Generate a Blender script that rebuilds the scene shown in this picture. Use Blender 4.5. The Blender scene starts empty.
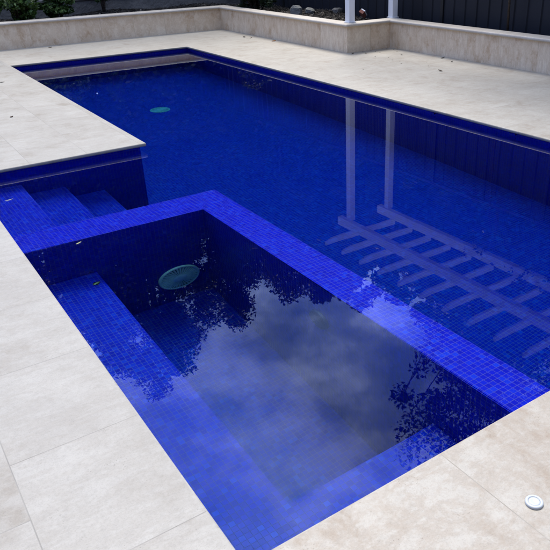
import bpy, bmesh, math, random
import numpy as np
from mathutils import Vector, Matrix
random.seed(11); rng = np.random.default_rng(11)
C = bpy.context.scene.collection
PI = math.pi

# ------------------------------------------------------------------ helpers
def link(o, parent=None):
    C.objects.link(o)
    if parent: o.parent = parent
    return o

def tag(o, label=None, cat=None, group=None, kind=None):
    if label: o['label'] = label
    if cat: o['category'] = cat
    if group: o['group'] = group
    if kind: o['kind'] = kind
    return o

def empty(name, loc=(0, 0, 0), rz=0):
    o = bpy.data.objects.new(name, None); o.location = loc; o.rotation_euler.z = rz
    o.empty_display_size = .2
    return link(o)

def copy_tree(o, parent=None):
    c = o.copy(); C.objects.link(c); c.parent = parent
    for ch in list(o.children): copy_tree(ch, c)
    return c

def box_uv(me, s=1.0):
    uv = me.uv_layers.new(name='UVMap')
    for p in me.polygons:
        n = p.normal; a = max(range(3), key=lambda i: abs(n[i]))
        ii = [(1, 2), (0, 2), (0, 1)][a]
        for li in p.loop_indices:
            co = me.vertices[me.loops[li].vertex_index].co
            uv.data[li].uv = (co[ii[0]] * s, co[ii[1]] * s)

def from_bm(name, bm, mat, parent=None, uv=True, smooth=False):
    me = bpy.data.meshes.new(name); bm.normal_update(); bm.to_mesh(me); bm.free()
    if smooth:
        for p in me.polygons: p.use_smooth = True
    if uv: box_uv(me)
    me.materials.append(mat)
    return link(bpy.data.objects.new(name, me), parent)

def from_np(name, v, f, mat, parent=None, smooth=False):
    me = bpy.data.meshes.new(name); me.from_pydata([tuple(map(float, x)) for x in v], [], [tuple(int(i) for i in q) for q in f])
    if smooth:
        for p in me.polygons: p.use_smooth = True
    me.materials.append(mat)
    return link(bpy.data.objects.new(name, me), parent)

def bx(bm, x0, x1, y0, y1, z0, z1, bev=0, seg=2):
    r = bmesh.ops.create_cube(bm, size=1)
    for v in r['verts']:
        v.co = Vector(((x0 + x1) / 2 + v.co.x * (x1 - x0), (y0 + y1) / 2 + v.co.y * (y1 - y0), (z0 + z1) / 2 + v.co.z * (z1 - z0)))
    if bev:
        es = list({e for v in r['verts'] for e in v.link_edges})
        bmesh.ops.bevel(bm, geom=es, offset=bev, segments=seg, affect='EDGES', profile=.5)

def prism(bm, pts, z0, z1, top=True, bottom=True, inward=False):
    lo = [bm.verts.new((x, y, z0)) for x, y in pts]; hi = [bm.verts.new((x, y, z1)) for x, y in pts]
    n = len(pts)
    for i in range(n):
        j = (i + 1) % n
        q = (lo[i], lo[j], hi[j], hi[i])
        bm.faces.new(q[::-1] if inward else q)
    if top: bm.faces.new(hi[::-1] if inward else hi)
    if bottom: bm.faces.new(lo if inward else lo[::-1])

def offset(pts, d):
    """rectilinear CCW polygon pushed outward by d"""
    n = len(pts); out = []
    for i in range(n):
        p0, p1, p2 = Vector(pts[i - 1]), Vector(pts[i]), Vector(pts[(i + 1) % n])
        a = (p1 - p0).normalized(); b = (p2 - p1).normalized()
        na = Vector((a.y, -a.x)); nb = Vector((b.y, -b.x))
        out.append(tuple(p1 + (na + nb) * d))
    return out

def tube(bm, pts, rad, seg=8, cap=True):
    rings = []; n = len(pts)
    for i, p in enumerate(pts):
        p = Vector(p)
        t = (Vector(pts[min(i + 1, n - 1)]) - Vector(pts[max(i - 1, 0)])).normalized()
        a = t.cross(Vector((.31, .17, .93))).normalized()
        if a.length < .1: a = Vector((1, 0, 0))
        b = t.cross(a)
        r = rad[i] if hasattr(rad, '__len__') else rad
        rings.append([bm.verts.new(p + (a * math.cos(k * 2 * PI / seg) + b * math.sin(k * 2 * PI / seg)) * r) for k in range(seg)])
    for i in range(n - 1):
        for k in range(seg):
            bm.faces.new((rings[i][k], rings[i][(k + 1) % seg], rings[i + 1][(k + 1) % seg], rings[i + 1][k]))
    if cap:
        bm.faces.new(rings[0][::-1]); bm.faces.new(rings[-1])

# ------------------------------------------------------------------ materials
class NT:
    def __init__(s, name):
        s.m = bpy.data.materials.new(name); s.m.use_nodes = True
        s.t = s.m.node_tree; s.t.nodes.clear()
        s.out = s.t.nodes.new('ShaderNodeOutputMaterial')
    def n(s, kind, **kw):
        nd = s.t.nodes.new('ShaderNode' + kind)
        for k, v in kw.items():
            if hasattr(nd, k) and not k.startswith('i_'): setattr(nd, k, v)
        return nd
    def l(s, a, b): s.t.links.new(a, b)
    def setin(s, sock, v):
        if hasattr(v, 'is_output') or isinstance(v, bpy.types.NodeSocket): s.l(v, sock)
        else: sock.default_value = v
    def math(s, op, a, b=None, c=None, clamp=False):
        nd = s.n('Math', operation=op); nd.use_clamp = clamp
        for i, v in enumerate((a, b, c)):
            if v is not None: s.setin(nd.inputs[i], v)
        return nd.outputs[0]
    def vmath(s, op, a, b=None, out=0):
        nd = s.n('VectorMath', operation=op); s.setin(nd.inputs[0], a)
        if b is not None: s.setin(nd.inputs[3] if op == 'SCALE' else nd.inputs[1], b)
        return nd.outputs[out]
    def mix(s, f, a, b, mode='MIX'):
        nd = s.n('Mix', data_type='RGBA', blend_type=mode)
        s.setin(nd.inputs[0], f); s.setin(nd.inputs[6], a if not isinstance(a, tuple) else (*a[:3], 1)); s.setin(nd.inputs[7], b if not isinstance(b, tuple) else (*b[:3], 1))
        return nd.outputs[2]
    def ramp(s, f, stops):
        nd = s.n('ValToRGB'); e = nd.color_ramp.elements
        while len(e) < len(stops): e.new(.5)
        for el, (p, c) in zip(e, stops):
            el.position = p; el.color = (*c, 1) if hasattr(c, '__len__') else (c, c, c, 1)
        s.l(f, nd.inputs[0]); return nd.outputs[0]
    def coord(s, which='Object'): return s.n('TexCoord').outputs[which]
    def mapping(s, v, scale=(1, 1, 1), loc=(0, 0, 0), rot=(0, 0, 0)):
        nd = s.n('Mapping'); s.l(v, nd.inputs[0]); nd.inputs['Scale'].default_value = scale; nd.inputs['Location'].default_value = loc; nd.inputs['Rotation'].default_value = rot
        return nd.outputs[0]
    def noise(s, v, scale, detail=4, rough=.55, dist=0, col=False):
        nd = s.n('TexNoise'); s.l(v, nd.inputs['Vector']); nd.inputs['Scale'].default_value = scale; nd.inputs['Detail'].default_value = detail
        nd.inputs['Roughness'].default_value = rough; nd.inputs['Distortion'].default_value = dist
        return nd.outputs[1 if col else 0]
    def bump(s, h, strength, dist=.01, normal=None):
        nd = s.n('Bump'); s.l(h, nd.inputs['Height']); nd.inputs['Strength'].default_value = strength; nd.inputs['Distance'].default_value = dist
        if normal is not None: s.l(normal, nd.inputs['Normal'])
        return nd.outputs[0]
    def bsdf(s, col, rough=.6, normal=None, spec=.5, metal=0, trans=None):
        b = s.n('BsdfPrincipled'); s.setin(b.inputs['Base Color'], (*col, 1) if isinstance(col, tuple) and len(col) == 3 else col)
        s.setin(b.inputs['Roughness'], rough); b.inputs['Specular IOR Level'].default_value = spec; b.inputs['Metallic'].default_value = metal
        if normal is not None: s.l(normal, b.inputs['Normal'])
        s.l(b.outputs[0], s.out.inputs[0]); return b

PITCH = .028
def mat_tile():
    t = NT('cobalt_mosaic_tile')
    uv = t.vmath('SCALE', t.coord('UV'), 1 / PITCH)
    fr = t.vmath('FRACTION', uv); fl = t.vmath('FLOOR', uv)
    sx = t.n('SeparateXYZ'); t.l(fr, sx.inputs[0])
    ex = t.math('ABSOLUTE', t.math('SUBTRACT', sx.outputs[0], .5)); ey = t.math('ABSOLUTE', t.math('SUBTRACT', sx.outputs[1], .5))
    e = t.math('MAXIMUM', ex, ey)
    g = t.n('MapRange', interpolation_type='SMOOTHSTEP'); t.l(e, g.inputs[0]); g.inputs[1].default_value = .445; g.inputs[2].default_value = .48
    grout = g.outputs[0]
    wn = t.n('TexWhiteNoise', noise_dimensions='2D'); t.l(fl, wn.inputs[0])
    r1 = wn.outputs[0]
    w2 = t.n('SeparateXYZ'); t.l(wn.outputs[1], w2.inputs[0])
    base = t.ramp(r1, [(0, (.0008, .004, .33)), (.45, (.001, .006, .43)), (.88, (.001, .014, .48)), (1, (.004, .036, .55))])
    cloud = t.noise(t.coord('Object'), 5, 4)
    base = t.mix(t.math('MULTIPLY', cloud, .35), base, (.0018, .010, .42))
    # a faint chalky scale here and there
    col = t.mix(grout, base, (.065, .075, .29))
    h = t.math('SUBTRACT', 1, grout)
    tilt = t.math('MULTIPLY', w2.outputs[1], sx.outputs[0])
    nrm = t.bump(t.math('ADD', h, t.math('MULTIPLY', tilt, .25)), .35, .002)
    t.bsdf(col, t.math('ADD', t.math('MULTIPLY', grout, .4), .25), nrm, .10)
    return t.m

def travertine(name, base, warm, stain, u_len=.59, v_len=.465, joint=.5, off=.5, streak=(1, 1, 1), use_joint=True, rough=.55, warmth=.5, dirt=.5, jcol=.55, msize=.0022):
    t = NT(name)
    oc = t.coord('Object'); uv = t.coord('UV')
    tone = None
    if use_joint:
        bk = t.n('TexBrick'); bk.offset = off; bk.offset_frequency = 2; bk.squash = 1
        t.l(uv, bk.inputs['Vector']); bk.inputs['Scale'].default_value = 1
        bk.inputs['Color1'].default_value = (0, 0, 0, 1); bk.inputs['Color2'].default_value = (1, 1, 1, 1); bk.inputs['Mortar'].default_value = (.5, .5, .5, 1)
        bk.inputs['Mortar Size'].default_value = msize; bk.inputs['Mortar Smooth'].default_value = .35
        bk.inputs['Brick Width'].default_value = u_len; bk.inputs['Row Height'].default_value = v_len
        tone = bk.outputs['Color']; mort = bk.outputs['Fac']
    else:
        mort = None
    # each paver has its own veining: shift the noise by the paver tone
    if tone is not None:
        sh = t.vmath('SCALE', tone, 7.3); v = t.vmath('ADD', oc, sh)
    else: v = oc
    ms = t.mapping(v, streak)
    big = t.noise(ms, 1.9, 6, .62, .15)
    med = t.noise(ms, 6.0, 10, .72, .12)
    fine = t.noise(v, 60, 4, .7)
    vein = t.noise(t.mapping(v, (streak[0] * 1.0, streak[1] * 3.2, streak[2]), rot=(0, 0, .35)), 3.6, 10, .74, .25)
    col = t.mix(t.ramp(big, [(.36, 0), (.62, 1)]), base, warm)
    col = t.mix(t.math('MULTIPLY', t.ramp(vein, [(.44, 0), (.53, 1), (.62, 0)]), .45 * warmth), col, stain)
    patch = t.math('MULTIPLY', t.ramp(med, [(.50, 0), (.62, 1)]), t.ramp(big, [(.40, 0), (.58, 1)]))
    col = t.mix(t.math('MULTIPLY', patch, dirt), col, stain)
    pale = t.ramp(t.noise(ms, 3.4, 9, .7, .1), [(.50, 0), (.66, 1)])
    col = t.mix(t.math('MULTIPLY', pale, .35), col, tuple(min(.9, c * 1.16) for c in base))
    col = t.mix(t.math('MULTIPLY', t.ramp(fine, [(.34, 1), (.55, 0)]), .22), col, tuple(c * .55 for c in base))
    if tone is not None:
        col = t.mix(t.math('MULTIPLY', tone, .10), col, tuple(c * .72 for c in base))
        gap = t.ramp(t.noise(oc, 2.3, 3), [(.32, .35), (.6, 1)])
        col = t.mix(t.math('MULTIPLY', t.math('MULTIPLY', mort, joint), gap), col, tuple(c * jcol for c in warm))
    grit = t.noise(v, 210, 3, .7)
    col = t.mix(t.math('MULTIPLY', t.ramp(grit, [(.36, 1), (.50, 0)]), .16), col, tuple(c * .55 for c in stain))
    spot = t.ramp(t.noise(v, 26, 6, .75), [(.60, 0), (.70, 1)])
    col = t.mix(t.math('MULTIPLY', t.math('MULTIPLY', spot, patch), .55), col, tuple(c * .62 for c in stain))
    # little open pits
    pit = t.n('TexVoronoi'); t.l(t.mapping(v, (1, 1.8, 1)), pit.inputs['Vector']); pit.inputs['Scale'].default_value = 75
    pm = t.math('MULTIPLY', t.ramp(pit.outputs['Distance'], [(.10, 1), (.2, 0)]), t.ramp(t.noise(v, 9, 3), [(.56, 0), (.66, 1)]))
    col = t.mix(t.math('MULTIPLY', pm, .5), col, tuple(c * .45 for c in stain))
    h = t.math('SUBTRACT', t.math('MULTIPLY', fine, .35), pm)
    if mort is not None: h = t.math('SUBTRACT', h, t.math('MULTIPLY', mort, .8))
    t.bsdf(col, t.math('ADD', t.math('MULTIPLY', med, .2), rough - .1), t.bump(h, .35, .002), .35)
    return t.m

def simple(name, col, rough=.6, var=.25, scale=8, bump=.2, spec=.5, metal=0, col2=None, bscale=40, bdist=.005):
    t = NT(name); oc = t.coord('Object')
    n = t.noise(oc, scale, 5, .6)
    c2 = col2 or tuple(c * (1 - var) for c in col)
    c = t.mix(t.ramp(n, [(.35, 0), (.65, 1)]), col, c2)
    t.bsdf(c, rough, t.bump(t.noise(oc, bscale, 4, .6), bump, bdist), spec, metal)
    return t.m

def leaf_mat(name, c1, c2, c3):
    t = NT(name)
    g = t.n('NewGeometry')
    c = t.ramp(g.outputs['Random Per Island'], [(0, c1), (.55, c2), (1, c3)])
    b = t.bsdf(c, .5, None, .4)
    tr = t.n('BsdfTranslucent'); t.l(c, tr.inputs[0])
    mx = t.n('MixShader'); mx.inputs[0].default_value = .22
    t.l(b.outputs[0], mx.inputs[1]); t.l(tr.outputs[0], mx.inputs[2]); t.l(mx.outputs[0], t.out.inputs[0])
    return t.m

def mat_water():
    t = NT('still_pool_water'); oc = t.coord('Object')
    n1 = t.noise(t.mapping(oc, (1, 1, 1)), 2.2, 2, .5)
    n2 = t.noise(oc, 9, 3, .55, .4)
    h = t.math('ADD', t.math('MULTIPLY', n1, .25), t.math('MULTIPLY', n2, .16))
    nrm = t.bump(h, .013, .02)
    gl = t.n('BsdfGlass'); gl.inputs['IOR'].default_value = 1.333; gl.inputs['Roughness'].default_value = 0
    gl.inputs['Color'].default_value = (1, 1, 1, 1)
    t.l(nrm, gl.inputs['Normal']); t.l(gl.outputs[0], t.out.inputs[0])
    va = t.n('VolumeAbsorption'); va.inputs['Color'].default_value = (.0, .76, .71, 1); va.inputs['Density'].default_value = .6
    t.l(va.outputs[0], t.out.inputs[1])
    return t.m

M = {}
M['tile'] = mat_tile()
PAVE = dict(base=(.60, .585, .56), warm=(.53, .50, .465), stain=(.36, .27, .19))
M['pave_l'] = travertine('travertine_paving_cool', (0.3150, 0.2982, 0.2647), (0.2772, 0.2587, 0.2262), (0.1646, 0.1344, 0.0963), .59, .465, joint=.7, streak=(1, 1, 1), warmth=.45, dirt=.45)
M['pave_n'] = travertine('travertine_paving_warm', (0.3557, 0.3311, 0.2837), (0.3188, 0.2857, 0.2361), (0.2029, 0.1385, 0.0823), .90, .62, joint=.6, streak=(1.6, .8, 1), warmth=.8, dirt=.62)
M['pave_r'] = travertine('travertine_paving_far', (0.3750, 0.3500, 0.3021), (0.3400, 0.3120, 0.2641), (0.2000, 0.1520, 0.1026), .95, .60, joint=.6, off=.5, warmth=.5, dirt=.4)
M['clad'] = travertine('travertine_wall_cladding', (0.7416, 0.6339, 0.4783), (0.6517, 0.5236, 0.3726), (0.4270, 0.2756, 0.1510), .62, 1.0, joint=.7, off=0, streak=(1.4, 1.4, 1.0), warmth=.8, dirt=.75, jcol=.62, msize=.004)
M['cap'] = travertine('travertine_cap', (0.4968, 0.4601, 0.4029), (0.4644, 0.4173, 0.3570), (0.2592, 0.1969, 0.1387), .92, 3.0, joint=.6, off=0, streak=(.6, .6, 1), warmth=.3, dirt=.25)
M['water'] = mat_water()
M['white'] = simple('white_painted_timber', (.76, .77, .78), .45, .08, 3, .06)
M['plastic'] = simple('white_pool_plastic', (.41, .435, .465), .35, .04, 3, .02)
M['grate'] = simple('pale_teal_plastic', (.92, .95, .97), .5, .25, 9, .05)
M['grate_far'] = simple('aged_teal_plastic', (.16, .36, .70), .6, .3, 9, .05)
M['fitting'] = simple('blue_grey_plastic', (.02, .03, .11), .5, .25, 9, .05)
M['grate_dark'] = simple('dark_slot_plastic', (.10, .17, .19), .6, .2, 9, .05)
M['steel'] = simple('charcoal_powdercoat_steel', (.018, .020, .027), .5, .2, 2.5, .03, .25)
M['steel_dark'] = simple('black_steel_trim', (.006, .0065, .008), .5, .2, 3, .03)
M['soil'] = simple('dark_garden_mulch', (.016, .014, .013), .95, .6, 14, 1, .1, 0, (.045, .04, .036), 45, .05)
M['lawn'] = simple('rough_grass_ground', (.06, .075, .03), .95, .4, 3, 1, .1, 0, (.09, .085, .05), 30, .05)
M['concrete'] = simple('weathered_grey_blockwork', (.17, .16, .145), .9, .4, 2.5, .8, .2, 0, (.09, .088, .085), 14, .03)
M['rock'] = simple('pale_grey_rock', (.13, .13, .12), .85, .4, 12, .8, .2, 0, (.2, .2, .185), 30, .02)
M['brick_red'] = simple('red_brown_fired_clay', (.24, .085, .055), .85, .3, 30, .5)
M['bark'] = simple('grey_brown_bark', (.075, .058, .045), .9, .45, 7, 1, .1, 0, None, 25, .03)
M['leafA'] = leaf_mat('dark_glossy_leaves', (.018, .034, .012), (.035, .06, .02), (.07, .11, .035))
M['leafB'] = leaf_mat('mid_green_leaves', (.03, .05, .02), (.055, .085, .03), (.10, .14, .05))
M['leafC'] = leaf_mat('small_dark_leaves', (.012, .022, .010), (.022, .038, .016), (.045, .07, .028))
M['shrub'] = leaf_mat('bright_shrub_leaves', (.018, .036, .008), (.036, .075, .013), (.075, .15, .026))
M['dead_brown'] = simple('dry_brown_leaf', (.16, .085, .035), .8, .4, 60, .3)
M['dead_orange'] = simple('orange_fallen_leaf', (.62, .27, .05), .7, .3, 60, .3)
M['dead_pale'] = simple('pale_floating_leaf', (.62, .62, .36), .6, .3, 60, .3)
M['dead_dark'] = simple('dark_leaf_litter', (.045, .032, .022), .9, .4, 60, .3)

# ------------------------------------------------------------------ measured layout (metres, coping top is z = 0)
XL, XR, YN, YF, X2, Y2 = .540, 4.842, 1.226, 11.067, 1.994, 5.692
WZ = -.0665
POOL = [(XL, YN), (XR, YN), (XR, YF), (X2, YF), (X2, Y2), (XL, Y2)]
XP, YP, YJ, XP2 = 6.436, 12.888, 8.611, 7.306          # planter wall lines
FX = 7.85                                                # dark fence plane
GX0, GX1, GY0, GY1 = -7, 9.5, -5, 14.95

def grid_sheet(bm, xs, ys, hole, z, uvfun, lay):
    vs = {}
    def V(x, y):
        k = (round(x, 5), round(y, 5))
        if k not in vs: vs[k] = bm.verts.new((x, y, z))
        return vs[k]
    for i in range(len(xs) - 1):
        for j in range(len(ys) - 1):
            cx, cy = (xs[i] + xs[i + 1]) / 2, (ys[j] + ys[j + 1]) / 2
            if hole(cx, cy): continue
            f = bm.faces.new((V(xs[i], ys[j]), V(xs[i + 1], ys[j]), V(xs[i + 1], ys[j + 1]), V(xs[i], ys[j + 1])))
            f.material_index, g = uvfun(cx, cy)
            for l in f.loops: l[lay].uv = g(l.vert.co)
    return vs

# paving: one sheet with a rounded, overhanging coping edge
bm = bmesh.new(); lay = bm.loops.layers.uv.new('UVMap')
R = .007; off = offset(POOL, R)
oxl, oxr, oyn, oyf, ox2, oy2 = off[0][0], off[1][0], off[0][1], off[2][1], off[3][0], off[4][1]
def in_pool(x, y): return (oxl < x < oxr and oyn < y < oyf) and not (x < ox2 and y > oy2)
def region(x, y):
    if y < oyn: return 1, (lambda c: (c.x - 1.305 + 9.0, c.y - YN + 6.2))
    if x > oxr: return 2, (lambda c: (c.x - 5.1 + 9.5, c.y - 6.44 + 12.0))
    if x < oxl or (y > oy2 and x < ox2): return 0, (lambda c: (c.y - 1.471 + 5.9 * 2, -(c.x - .075) + 4.65 * 2))
    return 2, (lambda c: (c.x - 2.2 + 9.5, c.y - YF + 12.0))
sheet = grid_sheet(bm, [GX0, oxl, ox2, oxr, XP2 + .6], [GY0, oyn, oy2, oyf, YP + .3], in_pool, 0, region, lay)
prof = [(R, 0)] + [(R * (1 - math.sin(a)), -R * (1 - math.cos(a))) for a in (PI / 6, PI / 3, PI / 2)] + [(0, -.024), (.003, -.030), (.06, -.0305)]
rings = [[bm.verts.new((x, y, z)) for x, y in offset(POOL, d)] for d, z in prof]
for a, b in zip(rings[:-1], rings[1:]):
    for i in range(6):
        j = (i + 1) % 6
        f = bm.faces.new((a[i], a[j], b[j], b[i]))
        c = f.calc_center_median(); 
        m = [1, 2, 2, 0, 0, 0][i]
        f.material_index = m; f.smooth = True
        for l in f.loops:
            co = l.vert.co; l[lay].uv = region(co.x, co.y)[1](co) if True else (0, 0)
bmesh.ops.remove_doubles(bm, verts=bm.verts, dist=1e-5)
bmesh.ops.recalc_face_normals(bm, faces=bm.faces)
me = bpy.data.meshes.new('paving'); bm.to_mesh(me); bm.free()
for k in ('pave_l', 'pave_n', 'pave_r'): me.materials.append(M[k])
pav = link(bpy.data.objects.new('paving', me)); tag(pav, 'pale travertine pavers and rounded coping round the blue pool', kind='structure')

# ground: the wide sheet beyond the paving, with a raised garden bed behind the low wall
bm = bmesh.new(); lay = bm.loops.layers.uv.new('UVMap')
bx0, bx1, by0, by1 = GX0, XP2 + .6, GY0, YP + .3
grid_sheet(bm, [-400, bx0, bx1, 400], [-400, by0, by1, 400], lambda x, y: bx0 < x < bx1 and by0 < y < by1, -.012, lambda x, y: (0, lambda c: (c.x, c.y)), lay)
g = from_bm('ground', bm, M['lawn'], uv=False); tag(g, kind='structure')
bm = bmesh.new()
# garden soil follows the jogged wall; slightly lumpy
nx, ny = 110, 110
def bed(x, y):
    h = .33 + .05 * math.sin(x * 2.1 + y * .7) * math.sin(y * 1.7 - x) + random.uniform(-.018, .018)
    return h
def patch(x0, x1, y0, y1, nx, ny):
    vv = [[bm.verts.new((x0 + (x1 - x0) * i / nx, y0 + (y1 - y0) * j / ny, 0)) for j in range(ny + 1)] for i in range(nx + 1)]
    for r_ in vv:
        for v in r_: v.co.z = bed(v.co.x, v.co.y)
    for i in range(nx):
        for j in range(ny): bm.faces.new((vv[i][j], vv[i + 1][j], vv[i + 1][j + 1], vv[i][j + 1]))
patch(GX0, XP + .1, YP + .1, GY1, 150, 40)
patch(XP + .1, FX + .3, YJ + .1, GY1, 26, 90)
patch(XP2 + .1, FX + .3, GY0, YJ + .1, 16, 130)
gb = from_bm('garden_ground', bm, M['soil'], uv=False, smooth=False); tag(gb, kind='structure')

# ------------------------------------------------------------------ swimming pool
pool = empty('swimming_pool', (2.7, 6, -.03))
tag(pool, 'L-shaped swimming pool lined with cobalt mosaic tiles and an inset spa', 'pool')
def child_world(o):  # parts are modelled in world space
    o.matrix_parent_inverse = Matrix.Translation(-pool.location); return o
PW = offset(POOL, .044)
FLOOR = -1.58
CV = .008
bm = bmesh.new(); prism(bm, PW, FLOOR + CV, -.0302, top=False, bottom=False, inward=True)
child_world(from_bm('pool_wall', bm, M['tile'], pool))
bm = bmesh.new(); prev = None
for k in range(9):
    a_ = PI / 2 * k / 8
    ring = [bm.verts.new((x, y, FLOOR + CV - CV * math.sin(a_))) for x, y in offset(PW, -CV * (1 - math.cos(a_)))]
    if prev:
        for i in range(6):
            fc = bm.faces.new((prev[i], ring[i], ring[(i + 1) % 6], prev[(i + 1) % 6])); fc.smooth = True
    prev = ring
bm.faces.new(prev); bmesh.ops.recalc_face_normals(bm, faces=bm.faces)
if sum(f_.normal.z for f_ in bm.faces) < 0: bmesh.ops.reverse_faces(bm, faces=bm.faces)
child_world(from_bm('pool_floor', bm, M['tile'], pool))
xl, yn, xr = PW[0][0], PW[0][1], PW[1][0]; y2 = PW[4][1]; x2 = PW[3][0]
SX0, SX1, SY0, SY1, LZ = 1.776, 2.022, 4.085, 4.405, -.118
bm = bmesh.new()
prism(bm, [(SX0, yn), (SX1, yn), (SX1, SY1), (xl, SY1), (xl, SY0), (SX0, SY0)], FLOOR, LZ, bottom=False)
es = [e for e in bm.edges if abs(e.verts[0].co.z - LZ) < 1e-5 and abs(e.verts[1].co.z - LZ) < 1e-5]
bmesh.ops.bevel(bm, geom=es, offset=.006, segments=2, affect='EDGES')
child_world(from_bm('spa_wall', bm, M['tile'], pool))
bm = bmesh.new(); prism(bm, [(xl, yn), (SX0, yn), (SX0, 1.722), (.972, 1.722), (.972, SY0), (xl, SY0)], -1.46, -.692, bottom=False)
es = [e for e in bm.edges if abs(e.verts[0].co.z + .692) < 1e-5 and abs(e.verts[1].co.z + .692) < 1e-5]
bmesh.ops.bevel(bm, geom=es, offset=.006, segments=2, affect='EDGES')
child_world(from_bm('spa_bench', bm, M['tile'], pool))
bm = bmesh.new(); bx(bm, .96, SX0 - .0005, 1.71, SY0 - .0005, -1.56, -1.462)
child_world(from_bm('spa_floor', bm, M['tile'], pool))
for x1, z in ((.905, -.38), (1.245, -.66), (1.572, -.94)):
    bm = bmesh.new(); xa = {(.905): xl, 1.245: .9052, 1.572: 1.2452}[x1]
    bx(bm, xa, x1, SY1 + .0005, y2 - .0005, FLOOR + .001, z, .005)
    child_world(from_bm('step', bm, M['tile'], pool))

def drain(loc, rot, d, gm=None):
    """domed round suction cover with radial slots"""
    gm = gm or M['grate']
    root = bpy.data.objects.new('drain_cover', None); link(root, pool); root.matrix_parent_inverse = Matrix.Translation(-pool.location)
    root.location = loc; root.rotation_euler = rot; r = d / 2
    bm = bmesh.new(); n = 48; prev = None
    pr = [(r, 0), (r, .012), (r * .97, .018), (r * .90, .019), (r * .88, .014)]
    for (q, z) in pr:
        ring = [bm.verts.new((q * math.cos(2 * PI * k / n), q * math.sin(2 * PI * k / n), z)) for k in range(n)]
        if prev:
            for k in range(n): bm.faces.new((prev[k], prev[(k + 1) % n], ring[(k + 1) % n], ring[k]))
        prev = ring
    from_bm('rim', bm, gm, root, smooth=True)
    bm = bmesh.new()
    ring = [bm.verts.new((r * .89 * math.cos(2 * PI * k / n), r * .89 * math.sin(2 * PI * k / n), .010)) for k in range(n)]
    bm.faces.new(ring); from_bm('backing', bm, M['grate_dark'], root)
    bm = bmesh.new()
    for k in range(34):
        a = 2 * PI * k / 34; ca, sa = math.cos(a), math.sin(a)
        w0, w1 = r * .020, r * .048
        pts = [(r * .30, -w0, .024), (r * .30, w0, .024), (r * .90, w1, .017), (r * .90, -w1, .017)]
        vs = [bm.verts.new((x * ca - y * sa, x * sa + y * ca, z)) for x, y, z in pts]
        lo = [bm.verts.new((x * ca - y * sa, x * sa + y * ca, .011)) for x, y, z in pts]
        bm.faces.new(vs[::-1])
        for i in range(4): bm.faces.new((vs[i], vs[(i + 1) % 4], lo[(i + 1) % 4], lo[i]))
    for rr, zz in ((.60, .023),):
        a_ = [bm.verts.new((r * (rr - .02) * math.cos(2 * PI * k / n), r * (rr - .02) * math.sin(2 * PI * k / n), zz)) for k in range(n)]
        b_ = [bm.verts.new((r * (rr + .02) * math.cos(2 * PI * k / n), r * (rr + .02) * math.sin(2 * PI * k / n), zz)) for k in range(n)]
        for k in range(n): bm.faces.new((a_[k], a_[(k + 1) % n], b_[(k + 1) % n], b_[k]))
    c0 = [bm.verts.new((r * .32 * math.cos(2 * PI * k / 24), r * .32 * math.sin(2 * PI * k / 24), .024)) for k in range(24)]
    c1 = [bm.verts.new((r * .20 * math.cos(2 * PI * k / 24), r * .20 * math.sin(2 * PI * k / 24), .029)) for k in range(24)]
    for k in range(24): bm.faces.new((c0[k], c0[(k + 1) % 24], c1[(k + 1) % 24], c1[k]))
    bm.faces.new(c1)
    from_bm('grille', bm, gm, root)
    return root
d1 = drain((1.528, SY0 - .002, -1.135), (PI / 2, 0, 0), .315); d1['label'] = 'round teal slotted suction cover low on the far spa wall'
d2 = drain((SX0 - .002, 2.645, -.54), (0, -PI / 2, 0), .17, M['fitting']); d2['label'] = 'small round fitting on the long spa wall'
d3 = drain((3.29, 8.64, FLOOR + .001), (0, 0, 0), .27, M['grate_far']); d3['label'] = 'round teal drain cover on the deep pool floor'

bm = bmesh.new(); prism(bm, offset(POOL, .055), FLOOR - .1, WZ)
wt = from_bm('water', bm, M['water'], uv=False); tag(wt, kind='structure')

# ------------------------------------------------------------------ low planter wall with bullnose cap
pw = empty('planter_wall', (XP, YP, 0)); tag(pw, 'low travertine clad planter wall with pale rounded cap along the paving', 'planter wall')
pool_none = None
def cw(o, root):
    if root is None: return o
    o.matrix_parent_inverse = Matrix.Translation(-root.location); return o
T = .16
line = [(GX0, YP), (XP, YP), (XP, YJ), (XP2, YJ), (XP2, GY0)]
def path_strip(pts, d):
    """offset an open rectilinear path to its right by d (negative: left)"""
    out = []
    for i, p in enumerate(pts):
        p = Vector(p); ns = []
        if i > 0: a = (p - Vector(pts[i - 1])).normalized(); ns.append(Vector((a.y, -a.x)))
        if i < len(pts) - 1: a = (Vector(pts[i + 1]) - p).normalized(); ns.append(Vector((a.y, -a.x)))
        n = ns[0] if len(ns) == 1 else ns[0] + ns[1]
        out.append(p + n * d)
    return out
def wall_mesh(prof, mat, name, root, uoff=0, smooth=False):
    bm = bmesh.new(); lay = bm.loops.layers.uv.new('UVMap')
    rows = [path_strip(line, d) for d, z in prof]
    for i in range(len(line) - 1):
        L = (Vector(line[i + 1]) - Vector(line[i])).length
        dirv = (Vector(line[i + 1]) - Vector(line[i])).normalized()
        for k in range(len(prof) - 1):
            a, b = rows[k][i], rows[k][i + 1]; c, d = rows[k + 1][i + 1], rows[k + 1][i]
            za, zb = prof[k][1], prof[k + 1][1]
            vs = [bm.verts.new((a.x, a.y, za)), bm.verts.new((b.x, b.y, za)), bm.verts.new((c.x, c.y, zb)), bm.verts.new((d.x, d.y, zb))]
            f = bm.faces.new(vs); f.smooth = smooth
            for l in f.loops:
                s_ = (Vector(l.vert.co[:2]) - Vector(line[i])).dot(dirv)
                l[lay].uv = (s_ + i * 3.1 + uoff + 20, l.vert.co.z + .3)
    bmesh.ops.remove_doubles(bm, verts=bm.verts, dist=1e-4)
    bmesh.ops.recalc_face_normals(bm, faces=bm.faces)
    me = bpy.data.meshes.new(name); bm.to_mesh(me); bm.free(); me.materials.append(mat)
    return cw(link(bpy.data.objects.new(name, me), root), root)
HW = .386
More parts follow.
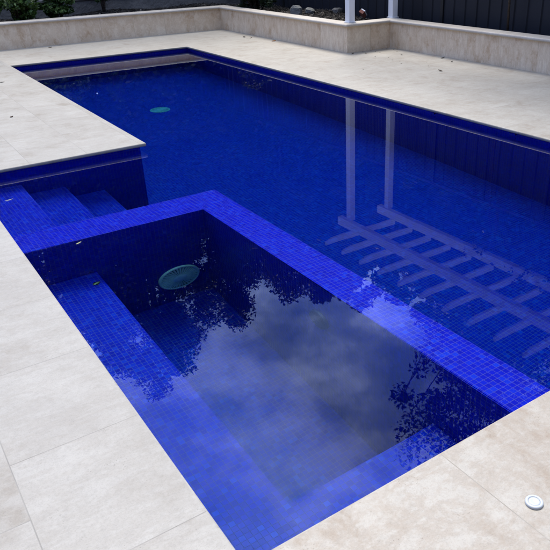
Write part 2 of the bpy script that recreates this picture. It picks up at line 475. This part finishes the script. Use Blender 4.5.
wall_mesh([(0, -.002), (0, HW), (-T, HW), (-T, -.002)], M['clad'], 'cladding', pw)
cp = [(-T - .05, HW + .001)] + [(.003, HW + .001)] + [(.026 + .020 * math.cos(a), HW + .022 + .021 * math.sin(a)) for a in [(-90 + 22.5 * k) * PI / 180 for k in range(9)]]
cp = cp + [(.02, HW + .0435), (-T - .05, HW + .0435), (-T - .05, HW + .001)]
wall_mesh(cp, M['cap'], 'wall_cap', pw)

# ------------------------------------------------------------------ pergola (above the frame, mirrored in the water)
pg = empty('pergola', (6.6, 8.76, 0)); tag(pg, 'white painted timber pergola with open rafters standing on the planter wall', 'pergola')
PZ = 2.76
for (x, y, z0) in ((6.605, 8.76, HW + .045), (7.515, 8.80, HW + .045), (6.605, 2.3, .001), (7.515, 2.3, HW + .045)):
    bm = bmesh.new(); bx(bm, x - .055, x + .055, y - .055, y + .055, z0, PZ - .002, .004)
    cw(from_bm('post', bm, M['white'], pg, uv=False), pg)
    bm = bmesh.new(); bx(bm, x - .07, x + .07, y - .07, y + .07, z0 - .0008, z0 + .012, .002)
    cw(from_bm('base_plate', bm, M['white'], pg, uv=False), pg)
for x in (6.555, 7.475):
    bm = bmesh.new(); bx(bm, x - .05, x + .05, 1.9, 9.02, PZ, PZ + .15, .004)
    cw(from_bm('beam', bm, M['white'], pg, uv=False), pg)
y = 8.60
while y > 2.0:
    bm = bmesh.new()
    z = PZ + .152; h = .105; w = .020
    pf = [(5.93, z + .05), (6.08, z), (7.46, z), (7.50, z + .01), (7.50, z + h), (5.93, z + h)]
    a = [bm.verts.new((px, y - w, pz)) for px, pz in pf]; b = [bm.verts.new((px, y + w, pz)) for px, pz in pf]
    bm.faces.new(a); bm.faces.new(b[::-1])
    for i in range(6): bm.faces.new((a[i], b[i], b[(i + 1) % 6], a[(i + 1) % 6]))
    bmesh.ops.recalc_face_normals(bm, faces=bm.faces)
    cw(from_bm('rafter', bm, M['white'], pg, uv=False), pg); y -= .482

# ------------------------------------------------------------------ dark ribbed steel fence
fn = empty('metal_fence', (FX, 5, 0)); tag(fn, 'charcoal ribbed steel fence standing behind the low planter wall', 'fence')
FT = 2.15; panels = np.arange(-4.6, 15.5, 2.36)
phase = 1.10
for y0 in panels:
    y0 = y0 + phase - .3
    bm = bmesh.new(); prof = []; yy = y0 + .03
    k = 0
    prof = []
    while yy < y0 + 2.32:
        for dy, dx in ((0, 0), (.185, 0), (.196, -.020), (.224, -.020)):
            if yy + dy < y0 + 2.32: prof.append((yy + dy, dx))
        yy += .235
    prof.append((y0 + 2.329, 0))
    loop = [(FX + dx, q) for q, dx in prof] + [(FX + dx + .004, q) for q, dx in reversed(prof)]
    lo = [bm.verts.new((a_, q, .10)) for a_, q in loop]; hi = [bm.verts.new((a_, q, FT - .05)) for a_, q in loop]
    for i in range(len(loop)): bm.faces.new((lo[i], hi[i], hi[(i + 1) % len(loop)], lo[(i + 1) % len(loop)]))
    bmesh.ops.recalc_face_normals(bm, faces=bm.faces)
    cw(from_bm('panel', bm, M['steel'], fn, uv=False), fn)
    bm = bmesh.new(); bx(bm, FX - .028, FX + .028, y0 - .032, y0 + .026, .05, FT, .003)
    cw(from_bm('post', bm, M['steel_dark'], fn, uv=False), fn)
    bm = bmesh.new(); bx(bm, FX - .036, FX + .02, y0 + .027, y0 + 2.327, FT - .045, FT, .003)
    cw(from_bm('rail', bm, M['steel_dark'], fn, uv=False), fn)

# grey boundary wall behind the far bed
bw = empty('boundary_wall', (0, GY1, 0)); tag(bw, 'weathered grey masonry wall behind the far garden bed', 'wall')
bm = bmesh.new(); bx(bm, GX0, FX + .3, GY1 - .35, GY1 - .15, -.1, .58, .01); cw(from_bm('masonry', bm, M['concrete'], bw, uv=False), bw)
bm = bmesh.new(); bx(bm, GX0, FX + .3, GY1 - .38, GY1 - .12, .581, .625, .008); cw(from_bm('coping_course', bm, M['concrete'], bw, uv=False), bw)

# ------------------------------------------------------------------ trees and plants
def leaves(centres, radii, per, size, flat=.7, seed=0):
    r_ = np.random.default_rng(seed); V = []; F = []
    P = []
    for c, rr, n in zip(centres, radii, per):
        d = r_.normal(size=(n, 3)); d /= np.linalg.norm(d, axis=1)[:, None]
        q = r_.random(n) ** .45
        P.append(np.array(c) + d * (q * rr)[:, None] * np.array([1, 1, flat]))
    P = np.concatenate(P); n = len(P)
    a = r_.normal(size=(n, 3)); a[:, 2] *= .55; a /= np.linalg.norm(a, axis=1)[:, None]
    b = np.cross(a, r_.normal(size=(n, 3))); b /= np.linalg.norm(b, axis=1)[:, None]
    s = size * r_.uniform(.6, 1.25, n)[:, None]
    v = np.stack([P - a * s, P + b * s * .5 - a * s * .1, P + a * s, P - b * s * .5 - a * s * .1], 1).reshape(-1, 3)
    f = np.arange(4 * n).reshape(-1, 4)
    return v, f

def tree(name, x, y, top, rad, lbl, mat, size=.10, nclump=70, per=230, base=.9, clump=.5, seed=1, lean=(0, 0), grp='trees beyond the fence', cat='tree', power=1.0, trunk_k=1.0):
    r_ = random.Random(seed)
    root = empty(name, (x, y, 0)); tag(root, lbl, cat, grp)
    # clump centres: surface-biased ellipsoid, more at the rim
    zc = (top + base) / 2; rz = (top - base) / 2
    cs, rs = [], []
    while len(cs) < nclump:
        d = Vector((r_.gauss(0, 1), r_.gauss(0, 1), r_.gauss(0, 1))).normalized() * (r_.random() ** .33)
        prof = 1 - .35 * max(0, d.z) ** 1.5
        cr = clump * r_.uniform(.55, 1.25)
        cs.append((d.x * (rad - cr * .6) * prof + lean[0] * (d.z + 1), d.y * (rad - cr * .6) * prof + lean[1] * (d.z + 1), zc + d.z * (rz - cr * .5))); rs.append(cr)
    ns = [max(12, int(per * (q / clump) ** 2)) for q in rs]
    v, f = leaves(cs, rs, ns, size, seed=seed)
    from_np('crown', v, f, mat, root)
    bm = bmesh.new()
    th = base + (top - base) * .35
    tp = [(0, 0, -.1)] + [(r_.uniform(-.12, .12) * k, r_.uniform(-.12, .12) * k, th * k / 4) for k in range(1, 5)]
    r0 = (.05 + top * .018) * trunk_k
    tube(bm, tp, [r0, r0 * .85, r0 * .75, r0 * .65, r0 * .5], 9)
    for k in range(0, nclump, 3):
        c = Vector(cs[k]); s = Vector(tp[r_.choice((2, 3, 4))])
        if (c - s).length < .3: continue
        m = s.lerp(c, .5) + Vector((r_.uniform(-.2, .2), r_.uniform(-.2, .2), r_.uniform(-.1, .25)))
        tube(bm, [s, m, c], [r0 * .32, r0 * .18, .012], 5)
        for q in range(2):
            e = c + Vector((r_.gauss(0, 1), r_.gauss(0, 1), r_.gauss(.3, 1))).normalized() * rs[k] * .9
            tube(bm, [c, e], [.012, .005], 4)
    from_bm('trunk', bm, M['bark'], root, uv=False, smooth=True)
    return root
def at(az, el, D):  # ground spot and height of something seen mirrored at that bearing
    a = math.radians(az); return D * math.sin(a), D * math.cos(a), D * math.tan(math.radians(el)) - 1.73
def T_(name, az, el, D, rad, lbl, **kw):
    x, y, top = at(az, el, D); return tree(name, x, y, top, rad, lbl, **kw)
T_('broadleaf_tree', 9.0, 30.5, 19, 2.7, 'broad dark tree beyond the grey boundary wall, lowest of the row', mat=M['leafA'], seed=3, nclump=160, size=.068, per=330)
T_('broadleaf_tree', 17.0, 36.2, 18.5, 2.5, 'tallest dark tree beyond the grey boundary wall', mat=M['leafA'], seed=4, nclump=200, size=.066, per=290)
T_('broadleaf_tree', 23.8, 32.2, 19, 2.2, 'narrow dark tree beyond the corner of wall and fence', mat=M['leafC'], seed=5, nclump=170, size=.066, per=270)
T_('broadleaf_tree', 30.5, 30.0, 19.5, 2.6, 'round mid green tree behind the far end of the dark fence', mat=M['leafA'], seed=6, nclump=170, size=.068, per=270)
T_('broadleaf_tree', 38.0, 30.8, 19, 3.0, 'wide mid green tree behind the dark fence and the first pergola post', mat=M['leafB'], seed=7, nclump=100, size=.12)
T_('broadleaf_tree', 46.0, 32.2, 18, 2.9, 'loose mid green tree behind the dark fence and the pergola beams', mat=M['leafB'], seed=8, nclump=100, size=.11)
T_('broadleaf_tree', 54.5, 33.5, 17, 2.9, 'dense dark tree behind the dark fence beside the pergola rafters', mat=M['leafA'], seed=9, nclump=110, size=.11)
T_('broadleaf_tree', 34.5, 30.2, 20.5, 2.4, 'slim tree set back between the round and the wide mid green trees', mat=M['leafA'], seed=12, nclump=90, size=.12)
T_('broadleaf_tree', 42.2, 31.0, 20.5, 2.6, 'set back tree between the wide and the loose mid green trees', mat=M['leafA'], seed=13, nclump=100, size=.12)
T_('broadleaf_tree', 50.3, 32.3, 20, 2.6, 'set back tree between the loose mid green tree and the dense dark one', mat=M['leafA'], seed=14, nclump=100, size=.12)
T_('broadleaf_tree', 13.0, 33.0, 17, 1.5, 'slim lacy tree just left of the tallest one beyond the boundary wall', mat=M['leafC'], seed=15, nclump=120, size=.08, per=170)
T_('broadleaf_tree', 63.0, 33.0, 16, 2.6, 'dense dark tree behind the near end of the dark fence', mat=M['leafA'], seed=10, nclump=100, size=.11)
for i, az in enumerate((3, 11.5, 19.5, 27, 34.5, 42, 50, 58)):
    x, y, top = at(az, (24, 26, 27, 26, 24, 24, 25, 26)[i], 23)
    tree('hedge_tree', x, y, top, 2.3, 'dark evergreen in the closed row behind the garden trees', M['leafC'], seed=80 + i, nclump=90, per=170, size=.17, base=.4, clump=.8, grp='closed evergreen row behind the garden trees')
# finer tree that overhangs the fence
x, y, top = at(50.0, 47, 10.8)
tree('small_leaved_tree', x, y, top, 1.85, 'tall airy small leaved tree rising close behind the dark fence', M['leafC'], size=.055, nclump=210, per=62, base=3.9, clump=.30, seed=21, trunk_k=.18)
x, y, top = at(55.5, 39.5, 11.2)
tree('small_leaved_tree', x, y, top, 1.6, 'lower airy small leaved tree beside the taller one behind the dark fence', M['leafC'], size=.055, nclump=150, per=55, base=3.4, clump=.32, seed=22, trunk_k=.18)

# climber on the far pergola beam
vn = empty('climbing_vine', (7.56, 6.0, HW)); tag(vn, 'sparse dark climber trailing over the pergola beam nearest the fence', 'vine')
cs = [(7.50 + random.uniform(-.10, .25), random.uniform(4.2, 6.75), random.uniform(2.62, 3.05)) for k in range(46)]
v, f = leaves(cs, [.17] * 46, [26] * 46, .045, 1, seed=90); cw(from_np('foliage', v, f, M['leafC'], vn), vn)
bm = bmesh.new(); tube(bm, [(7.66, 6.5, HW - .05), (7.64, 6.52, 1.2), (7.6, 6.45, 2.2), (7.56, 6.3, 2.7), (7.53, 5.4, 2.93), (7.5, 4.3, 2.95)], [.018, .016, .014, .012, .009, .004], 6)
cw(from_bm('stem', bm, M['bark'], vn, uv=False, smooth=True), vn)

def shrub(x, y, z, h, rad, lbl, mat, n=30, per=60, size=.05, seed=0, name='shrub', grp='shrubs in the far garden bed'):
    r_ = random.Random(seed); root = empty(name, (x, y, z)); tag(root, lbl, 'shrub', grp)
    cs, rs = [], []
    for k in range(n):
        d = Vector((r_.gauss(0, 1), r_.gauss(0, 1), r_.gauss(0, 1))).normalized() * r_.random() ** .4
        cs.append((d.x * rad, d.y * rad, h * .55 + d.z * h * .45)); rs.append(rad * .3)
    v, f = leaves(cs, rs, [per] * n, size, seed=seed); from_np('foliage', v, f, mat, root)
    bm = bmesh.new()
    for k in range(0, n, 2):
        c = Vector(cs[k]); tube(bm, [(0, 0, -.1), c * .5 + Vector((0, 0, .03)), c], [.014, .01, .004], 5)
    from_bm('stem', bm, M['bark'], root, uv=False, smooth=True)
for i, (x, y, h, rd, lb) in enumerate([
        (1.95, 13.45, .62, .36, 'leafy green shrub at the left end of the far garden bed'),
        (2.75, 13.55, .66, .38, 'bright green shrub second from the left in the far garden bed'),
        (3.5, 13.9, .8, .34, 'airy green shrub third along the far garden bed'),
        (4.55, 14.3, 1.1, .16, 'slim upright shrub before the grey boundary wall'),
        (7.0, 12.4, .8, .42, 'dark shrub at the far corner of the planter wall')]):
    shrub(x, y, bed(x, y) - .03, h, rd, lb, M['shrub'] if i < 4 else M['leafC'], seed=40 + i, n=34, per=110, size=.042 if i < 4 else .04)

# clipped hedge and mulch; litter in the bed: nobody could count it
hg = empty('garden_hedge', (1, 15.9, 0)); tag(hg, 'dark clipped hedge standing behind the low grey boundary wall', 'hedge')
cs = [(x_, random.uniform(-.35, .35), z_) for x_ in np.arange(-7.5, 9.5, .42) for z_ in (.4, .95, 1.5, 2.05, 2.5)]
v, f = leaves(cs, [.42] * len(cs), [150] * len(cs), .085, .9, seed=70); from_np('foliage', v, f, M['leafC'], hg)
bm = bmesh.new()
for x_ in np.arange(-7.3, 9.4, .9): tube(bm, [(x_, 0, -.1), (x_ + .05, 0, 1.2), (x_, .05, 2.2)], [.03, .02, .008], 6)
from_bm('stem', bm, M['bark'], hg, uv=False)
v, f = [], []
r_ = np.random.default_rng(5); n = 9000
px = r_.uniform(XP + .05, FX, n); py = r_.uniform(YJ, 14.55, n)
left = r_.random(n) < .35; px[left] = r_.uniform(1.5, XP + .2, left.sum()); py[left] = r_.uniform(YP + .25, 14.55, left.sum())
keep = (py > YP + .22) | (px > XP + .2); px, py = px[keep], py[keep]; n = len(px)
pz = np.array([bed(a, b) for a, b in zip(px, py)]) + .012
a = r_.normal(size=(n, 3)); a[:, 2] *= .3; a /= np.linalg.norm(a, axis=1)[:, None]; b = np.cross(a, [0, 0, 1.]); b += r_.normal(size=(n, 3)) * .2
s = r_.uniform(.012, .04, n)[:, None]; P = np.stack([px, py, pz], 1)
vv = np.stack([P - a * s, P + b * s * .4, P + a * s, P - b * s * .4], 1).reshape(-1, 3)
ml = NT('bark_chip_litter'); gg = ml.n('NewGeometry'); ml.bsdf(ml.ramp(gg.outputs['Random Per Island'], [(0, (.012, .010, .009)), (.8, (.045, .036, .028)), (1, (.15, .13, .11))]), .9)
lo = from_np('leaf_litter', vv, np.arange(4 * n).reshape(-1, 4), ml.m); tag(lo, kind='stuff')

def rock(x, y, z, sx, sy, sz, lbl, mat, seed, rz=0, tilt=0, name='rock', cat='rock', grp=None):
    r_ = random.Random(seed); bm = bmesh.new(); bmesh.ops.create_icosphere(bm, subdivisions=2, radius=.5)
    for v in bm.verts:
        d = v.co.normalized(); k = 1 / max(abs(d.x), abs(d.y), abs(d.z)) ** .75
        v.co = Vector((d.x * sx, d.y * sy, d.z * sz)) * .5 * k * r_.uniform(.93, 1.07)
    o = from_bm(name, bm, mat, uv=False); o.location = (x, y, z); o.rotation_euler = (tilt, 0, rz); tag(o, lbl, cat, grp); return o
rock(7.05, 11.0, .42, .12, .24, .2, 'tall pale grey rock in the garden bed beside a lower one', M['rock'], 1, .4)
rock(7.32, 10.95, .40, .28, .18, .12, 'low sloping pale grey rock in the garden bed beside a taller one', M['rock'], 2, .9, .25)
rock(7.70, 10.6, .40, .2, .14, .12, 'dark stone lying against the fence behind the pergola posts', M['concrete'], 5, .2)
# broken brick on edge
bk = empty('broken_brick', (7.62, 9.72, .43)); bk.rotation_euler = (.5, .75, .5); tag(bk, 'broken brick with a white painted face lying between the pergola posts', 'brick')
bm = bmesh.new(); bx(bm, -.06, .06, -.05, .05, -.045, .015, .006); from_bm('clay_body', bm, M['brick_red'], bk, uv=False)
bm = bmesh.new(); bx(bm, -.058, .058, -.048, .048, .0155, .035, .004); from_bm('painted_face', bm, M['white'], bk, uv=False)

# ------------------------------------------------------------------ small things on the paving and in the water
dc = empty('deck_cap', (1.385, .882, .0006)); tag(dc, 'small round white plastic cap on the near travertine paver', 'cap')
def lathe(prof, n=40):
    bm = bmesh.new(); prev = None
    for q, z in prof:
        if q < 1e-6:
            c = bm.verts.new((0, 0, z))
            for k in range(n): bm.faces.new((prev[k], prev[(k + 1) % n], c))
            break
        ring = [bm.verts.new((q * math.cos(2 * PI * k / n), q * math.sin(2 * PI * k / n), z)) for k in range(n)]
        if prev:
            for k in range(n): bm.faces.new((prev[k], prev[(k + 1) % n], ring[(k + 1) % n], ring[k]))
        prev = ring
    return bm
from_bm('rim', lathe([(.0285, 0), (.029, .004), (.0275, .0075), (.024, .009), (.0195, .0085), (.0185, .0062)]), M['plastic'], dc, uv=False, smooth=True)
from_bm('lid', lathe([(.0183, .0055), (.0175, .0072), (.012, .0078), (.010, .0070), (0, .0070)]), M['plastic'], dc, uv=False, smooth=True)

def leaf(x, y, z, L, W_, rz, mat, lbl, grp=None, curl=.12, tilt=(0, 0), name='fallen_leaf', cat='leaf'):
    bm = bmesh.new(); n = 7; rows = []
    for i in range(n + 1):
        t_ = i / n; w = W_ * .5 * math.sin(PI * min(.999, max(.02, t_)) ** .85); zz = curl * L * (2 * t_ - 1) ** 2 * .5
        xx = (t_ - .5) * L
        rows.append([bm.verts.new((xx, -w, zz + curl * w * .8)), bm.verts.new((xx, 0, zz)), bm.verts.new((xx, w, zz + curl * w * .8))])
    for i in range(n):
        for k in range(2): bm.faces.new((rows[i][k], rows[i + 1][k], rows[i + 1][k + 1], rows[i][k + 1]))
    bmesh.ops.solidify(bm, geom=bm.faces[:], thickness=.0008)
    o = from_bm(name, bm, mat, uv=False, smooth=True); o.location = (x, y, z); o.rotation_euler = (tilt[0], tilt[1], rz)
    tag(o, lbl, cat, grp); return o
GL = 'fallen leaves on the paving'
leaf(6.30, 10.60, .004, .11, .06, .4, M['dead_orange'], 'orange fallen leaf on the paving near the planter wall', GL)
leaf(6.17, 11.45, .004, .09, .05, 1.2, M['dead_dark'], 'dark curled leaf at the foot of the far planter wall corner', GL)
leaf(6.20, 11.25, .004, .12, .02, .7, M['dead_brown'], 'thin brown leaf beside a dark curled leaf by the wall', GL)
leaf(2.98, 12.62, .004, .09, .05, .5, M['dead_brown'], 'reddish brown leaf at the foot of the far left wall', GL)
leaf(3.20, 12.80, .004, .07, .03, 0, M['dead_dark'], 'tiny dark leaf against the far left wall', GL)
leaf(6.44, 6.54, .004, .085, .04, 1.5, M['dead_brown'], 'brown curled leaf on the paving below the planter wall at right', GL, .3)
leaf(7.20, 7.28, .004, .12, .03, .2, M['dead_dark'], 'long dark leaf against the right planter wall', GL, .2)
leaf(7.06, 6.95, .004, .05, .03, .2, M['dead_dark'], 'short dark leaf near the right planter wall', GL, .4)
leaf(1.60, 9.70, .004, .08, .03, .1, M['dead_dark'], 'dark leaf on the paving at the left edge of the photo', GL)
leaf(1.26, 7.55, .004, .05, .03, .9, M['dead_brown'], 'small brown leaf on the paving left of the pool', GL)
leaf(6.46, 8.50, .004, .05, .05, .3, M['dead_brown'], 'brown seed pod leaf at the outer corner of the planter wall', GL, .4)
for i in range(16):
    x = 6.55 + random.random() * .8; y = YJ - .03 - random.random() ** 2 * .75
    leaf(x, y, .003, random.uniform(.02, .045), random.uniform(.012, .025), random.random() * 6, M['dead_dark'], 'tiny dark leaf crumb on the paving in the wall corner', 'leaf crumbs in the planter wall corner', .2, name='leaf_crumb')
for i in range(7):
    x = 5.6 + random.random() * 1.6; y = 6.8 + random.random() * 1.5
    leaf(x, y, .003, random.uniform(.015, .03), random.uniform(.01, .018), random.random() * 6, M['dead_brown'], 'tiny brown leaf crumb scattered on the right paving', 'leaf crumbs on the right paving', .2, name='leaf_crumb')
leaf(.875, 3.985, WZ + .002, .052, .020, .55, M['dead_pale'], 'pale yellow leaf floating over the spa beside the ledge', 'leaves floating on the water', .1)
leaf(.70, 5.09, WZ + .002, .07, .018, .3, M['dead_pale'], 'thin pale leaf floating over the top step', 'leaves floating on the water', .1)
leaf(.855, 4.07, WZ + .002, .02, .008, 1.9, M['dead_brown'], 'tiny brown leaf floating over the spa ledge', 'leaves floating on the water', .1)
leaf(.92, 3.93, -.688, .055, .042, .4, M['dead_pale'], 'square faded leaf lying sunk on the spa bench', 'sunken leaves', .1)
# snail-sized bits stuck on the waterline tiles
leaf(XR + .037, 10.55, -.045, .03, .022, 0, M['dead_pale'], 'pale leaf scrap stuck on the waterline tiles near the far corner', 'leaf scraps on the waterline tiles', .1, (PI / 2, 0))
leaf(XR + .037, 5.0, -.05, .03, .02, 0, M['dead_brown'], 'brown leaf scrap stuck on the waterline tiles of the long side', 'leaf scraps on the waterline tiles', .1, (PI / 2, 0))
leaf(XR + .037, 3.92, -.048, .03, .02, 0, M['dead_brown'], 'brown leaf scrap on the waterline tiles nearest the right edge', 'leaf scraps on the waterline tiles', .1, (PI / 2, 0))

# ------------------------------------------------------------------ unseen building and side trees, added to block low sky
hs = empty('house', (0, -3.4, 0)); tag(hs, 'cream rendered two storey house facing the pool terrace', 'house')
bm = bmesh.new(); bx(bm, -6.4, 9.0, -9, -3.4, -.1, 5.6, .01); cw(from_bm('wall', bm, simple('cream_render', (.24, .22, .20), .85, .1, 3, .3), hs, uv=False), hs)
bm = bmesh.new(); prism(bm, [(-7.0, -9.6), (9.6, -9.6), (9.6, -2.5), (-7.0, -2.5)], 5.601, 5.75)
tp_ = [v for v in bm.verts if v.co.z > 5.7]
cw(from_bm('roof', bm, M['steel'], hs, uv=False), hs)
for x_ in (-4.2, -.6, 3.2, 6.8):
    for z_ in (.05, 3.1):
        wn_ = None
        bm = bmesh.new(); bx(bm, x_ - .95, x_ + .95, -3.44, -3.38, z_, z_ + 2.1, .005)
        wn_ = cw(from_bm('window', bm, M['steel'], hs, uv=False), hs)
        bm = bmesh.new(); bx(bm, x_ - .88, x_ + .88, -3.376, -3.37, z_ + .07, z_ + 2.03)
        cw(from_bm('pane', bm, simple('dark_window_glass', (.02, .025, .03), .06, 0, 3, 0), wn_, uv=False), pool_none)
for x_, y_, h_, sd in ((-4.6, 2.0, 6.5, 61), (-4.9, 6.2, 7.0, 62), (-4.6, 10.4, 6.5, 63)):  # dense trees out of view, put in to keep low sky off the pool walls
    tree('broadleaf_tree', x_, y_, h_, 2.1, ['dense tree in the side garden nearest the house', 'dense tree in the middle of the side garden', 'dense tree at the far end of the side garden'][sd - 61], M['leafA'], seed=sd, nclump=90, size=.12, base=.7, grp='trees in the side garden')

# ------------------------------------------------------------------ camera
f = Vector((0.51136874, 0.72890479, -0.45519207)); r = Vector((0.81324738, -0.58164628, -0.01778473)); u = Vector((0.27772415, 0.3610892, 0.89021564))
cam = bpy.data.cameras.new('camera'); co = link(bpy.data.objects.new('camera', cam))
Mx = Matrix(((r.x, u.x, -f.x, 0), (r.y, u.y, -f.y, 0), (r.z, u.z, -f.z, 1.6), (0, 0, 0, 1)))
co.matrix_world = Mx
cam.sensor_width = 36; cam.lens = 657.68 / 550 * 36; cam.shift_x = (275 - 331) / 550; cam.shift_y = 0
cam.clip_start = .05; cam.clip_end = 1500
bpy.context.scene.camera = co

# ------------------------------------------------------------------ daylight: high thin overcast
SUN_EL, SUN_AZ = math.radians(64), math.radians(22)      # azimuth clockwise from +Y
CLS, CLO = 6.2, (3.1, 2.6, -.7)
w = bpy.data.worlds.new('World'); bpy.context.scene.world = w; w.use_nodes = True
nt = w.node_tree; nt.nodes.clear()
out = nt.nodes.new('ShaderNodeOutputWorld'); bg = nt.nodes.new('ShaderNodeBackground'); bg.inputs[1].default_value = .09
sky = nt.nodes.new('ShaderNodeTexSky'); sky.sky_type = 'NISHITA'; sky.sun_disc = False; sky.sun_elevation = SUN_EL; sky.sun_rotation = SUN_AZ
sky.air_density = 1.0; sky.dust_density = 1.0; sky.ozone_density = 2.0
tc = nt.nodes.new('ShaderNodeTexCoord')
mp = nt.nodes.new('ShaderNodeMapping'); mp.inputs['Scale'].default_value = (1, 1, 1.7); mp.inputs['Location'].default_value = CLO; nt.links.new(tc.outputs['Generated'], mp.inputs[0])
def nz(scale, det, dist=0, rough=.55):
    n_ = nt.nodes.new('ShaderNodeTexNoise'); n_.inputs['Scale'].default_value = scale; n_.inputs['Detail'].default_value = det; n_.inputs['Distortion'].default_value = dist; n_.inputs['Roughness'].default_value = rough
    nt.links.new(mp.outputs[0], n_.inputs['Vector']); return n_.outputs[0]
def rp(v, stops):
    n_ = nt.nodes.new('ShaderNodeValToRGB'); e = n_.color_ramp.elements
    while len(e) < len(stops): e.new(.5)
    for el, (p, c) in zip(e, stops): el.position = p; el.color = (*c, 1)
    nt.links.new(v, n_.inputs[0]); return n_.outputs[0]
sp = nt.nodes.new('ShaderNodeSeparateXYZ'); nt.links.new(tc.outputs['Generated'], sp.inputs[0])
gr = nt.nodes.new('ShaderNodeMapRange'); nt.links.new(sp.outputs[2], gr.inputs[0]); gr.inputs[1].default_value = 0; gr.inputs[2].default_value = 1; gr.inputs[3].default_value = 0; gr.inputs[4].default_value = 1
cl = rp(nz(CLS, 9, 0, .60), [(.36, (4.6, 7.2, 13)), (.48, (10.5, 13.2, 18.5)), (.62, (26, 28.5, 34))])
cov = rp(nz(2.1, 5, .3), [(.28, (.45, .45, .45)), (.50, (1, 1, 1))])
mx = nt.nodes.new('ShaderNodeMix'); mx.data_type = 'RGBA'
nt.links.new(cov, mx.inputs[0]); nt.links.new(sky.outputs[0], mx.inputs[6]); nt.links.new(cl, mx.inputs[7])
tint = rp(gr.outputs[0], [(0, (.40, .42, .47)), (.35, (.47, .57, .92)), (.55, (.57, .67, 1.0)), (.72, (.74, .81, .98)), (1, (1, .90, .74))])
ml2 = nt.nodes.new('ShaderNodeVectorMath'); ml2.operation = 'MULTIPLY'; nt.links.new(mx.outputs[2], ml2.inputs[0]); nt.links.new(tint, ml2.inputs[1])
dn = nt.nodes.new('ShaderNodeVectorMath'); dn.operation = 'DOT_PRODUCT'; nt.links.new(tc.outputs['Generated'], dn.inputs[0]); dn.inputs[1].default_value = Vector((.52, .45, .62)).normalized()
gd = nt.nodes.new('ShaderNodeMapRange'); nt.links.new(dn.outputs['Value'], gd.inputs[0]); gd.inputs[1].default_value = -.1; gd.inputs[2].default_value = .95; gd.inputs[3].default_value = .50; gd.inputs[4].default_value = 1.08
ml3 = nt.nodes.new('ShaderNodeVectorMath'); ml3.operation = 'SCALE'; nt.links.new(ml2.outputs[0], ml3.inputs[0]); nt.links.new(gd.outputs[0], ml3.inputs[3])
nt.links.new(ml3.outputs[0], bg.inputs[0]); nt.links.new(bg.outputs[0], out.inputs[0])
sl = bpy.data.lights.new('sun', 'SUN'); sl.energy = 3.0; sl.angle = math.radians(25); sl.color = (1, .94, .85)
so = link(bpy.data.objects.new('sun', sl)); so.location = (0, 0, 30)
dv = Vector((math.sin(SUN_AZ) * math.cos(SUN_EL), math.cos(SUN_AZ) * math.cos(SUN_EL), math.sin(SUN_EL)))
so.rotation_euler = dv.to_track_quat('Z', 'Y').to_euler()

# ------------------------------------------------------------------ render settings
s = bpy.context.scene
s.render.engine = 'CYCLES'; s.cycles.use_denoising = True
try: s.cycles.denoiser = 'OPENIMAGEDENOISE'
except Exception: pass
s.cycles.max_bounces = 14; s.cycles.transmission_bounces = 12; s.cycles.glossy_bounces = 6; s.cycles.diffuse_bounces = 6; s.cycles.volume_bounces = 0
s.cycles.caustics_refractive = True; s.cycles.caustics_reflective = True; s.cycles.blur_glossy = .3
s.cycles.sample_clamp_indirect = 8; s.cycles.use_adaptive_sampling = True; s.cycles.adaptive_threshold = .01
s.view_settings.view_transform = 'Standard'; s.view_settings.look = 'None'; s.view_settings.gamma = 1; s.view_settings.exposure = .72
s.view_settings.use_curve_mapping = False
